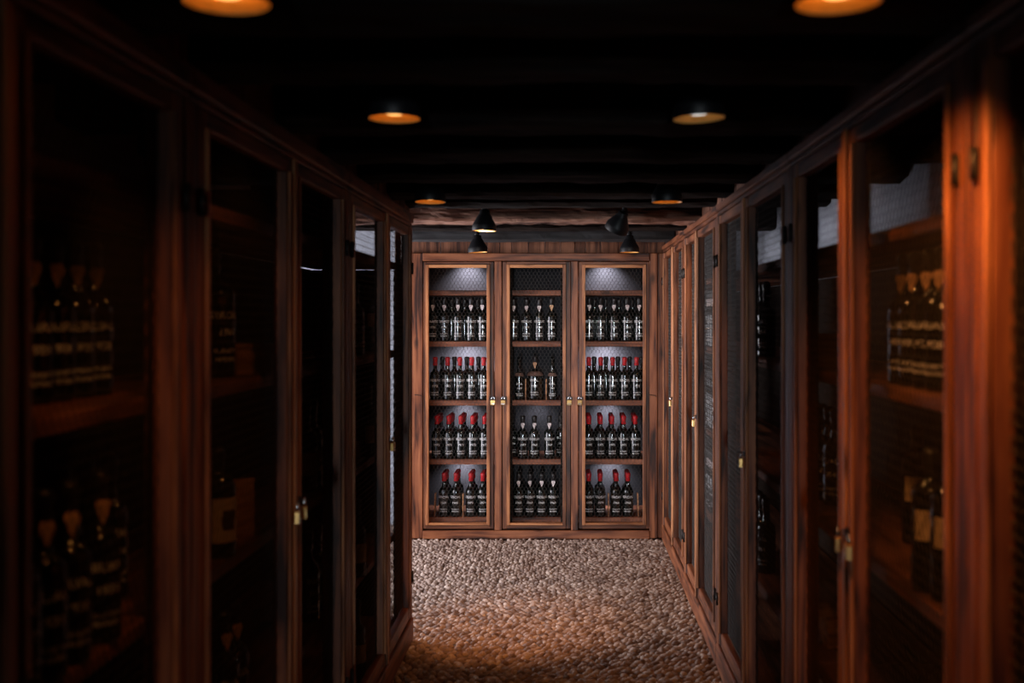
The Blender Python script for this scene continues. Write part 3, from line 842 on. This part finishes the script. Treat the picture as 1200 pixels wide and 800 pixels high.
lamp(-.418, 2.68, .480, 'amber-glowing black ceiling lamp in front of the third beam', 2.5, (0, 0), (0, .5), 100, .9)
lamp(.313, 2.68, .480, 'black ceiling lamp with pale white bulb and amber rim', 8, (0, -.04), (0, -.6), 100, .9, white=True)
lamp(-.560, 4.53, .4705, 'black ceiling lamp just above the end of the left rack', 135, (-.04, 0), (.537, -.14), 36, 1.0)
lamp(.406, 4.53, .4705, 'black ceiling lamp before the rough beam, close to the right rack', 14, (0, 0), (.25, .1), 90, 1.0)
lamp(-.432, 5.79, .452, 'larger black lamp hanging before the rough beam, left bay side', 20, (0.0, .03), (.75, 0), 125, .6, NEU)
lamp(.298, 5.79, .440, 'larger black lamp tilted away before the rough beam, right bay side', 20, (.40, .42), (.3, -.4), 125, .6, NEU)
lamp(-.583, 7.15, .420, 'smaller black lamp before the grey beam above the left bay', 3, (.0, -.05))
lamp(.400, 7.15, .420, 'smaller black lamp before the grey beam above the right bay', 3)

# ------------------------------------------------------------------ daylight and cabinet lights
def area(name, loc, rot, sx, sy, power, color, shape='RECTANGLE', spread=PI):
    d = bpy.data.lights.new(name, 'AREA'); d.shape = shape; d.size = sx; d.size_y = sy; d.energy = power; d.color = color; d.spread = spread
    o = bpy.data.objects.new(name, d); COL.objects.link(o); o.location = loc; o.rotation_euler = rot
    return o
area('alcove_daylight', (-3.3, 6.68, 1.08), (0, -PI / 2, 0), 1.95, 2.15, 185, (.94, .92, .98))
area('doorway_daylight', (-.05, -6.6, 1.02), (PI / 2, 0, 0), .30, 2.05, 3.4, (.82, .93, 1.0), spread=math.radians(10))
cool = (.90, .89, 1.0)
def cab_spot(px, z, power, y=8.33, ang=120, tilt=.55, blend=1.0):
    d = bpy.data.lights.new('cabinet_light', 'SPOT'); d.energy = power; d.color = cool; d.spot_size = math.radians(ang); d.spot_blend = blend; d.shadow_soft_size = .012
    o = bpy.data.objects.new('cabinet_light', d); COL.objects.link(o); o.location = (PX(px, y), y, z); o.rotation_euler = (tilt, 0, 0)
for px, q in ((548, 1), (709, -1)):
    cab_spot(px, ZY(296.5) - .03, 22.0, ang=110)
    cab_spot(px, TOPS[1] - .045, 27.0, ang=155, y=8.30)
    cab_spot(px - 4 * q, TOPS[2] - .045, 12.0)
    cab_spot(px - 6 * q, TOPS[3] - .045, 12.0)
cab_spot(630, TOPS[2] - .045, 3.0)

w = bpy.data.worlds.new('world'); S.world = w; w.use_nodes = True
w.node_tree.nodes['Background'].inputs[0].default_value = (.55, .85, 1.0, 1); w.node_tree.nodes['Background'].inputs[1].default_value = .004

# ------------------------------------------------------------------ camera
cd = bpy.data.cameras.new('camera'); cam = bpy.data.objects.new('camera', cd); COL.objects.link(cam)
cam.location = (0, 0, EYE); cam.rotation_euler = (PI / 2, 0, 0)
cd.sensor_width = 36; cd.sensor_fit = 'HORIZONTAL'; cd.lens = 36 * F / 1200
cd.shift_x = -(VX - 600) / 1200; cd.shift_y = -(400 - VY) / 1200
cd.clip_start = .05; cd.clip_end = 60
cd.dof.use_dof = True; cd.dof.focus_distance = 7.9; cd.dof.aperture_fstop = 2.4
S.camera = cam
S.view_settings.view_transform = 'Standard'; S.view_settings.look = 'None'
S.view_settings.exposure = 0; S.view_settings.gamma = 1; S.view_settings.use_curve_mapping = False
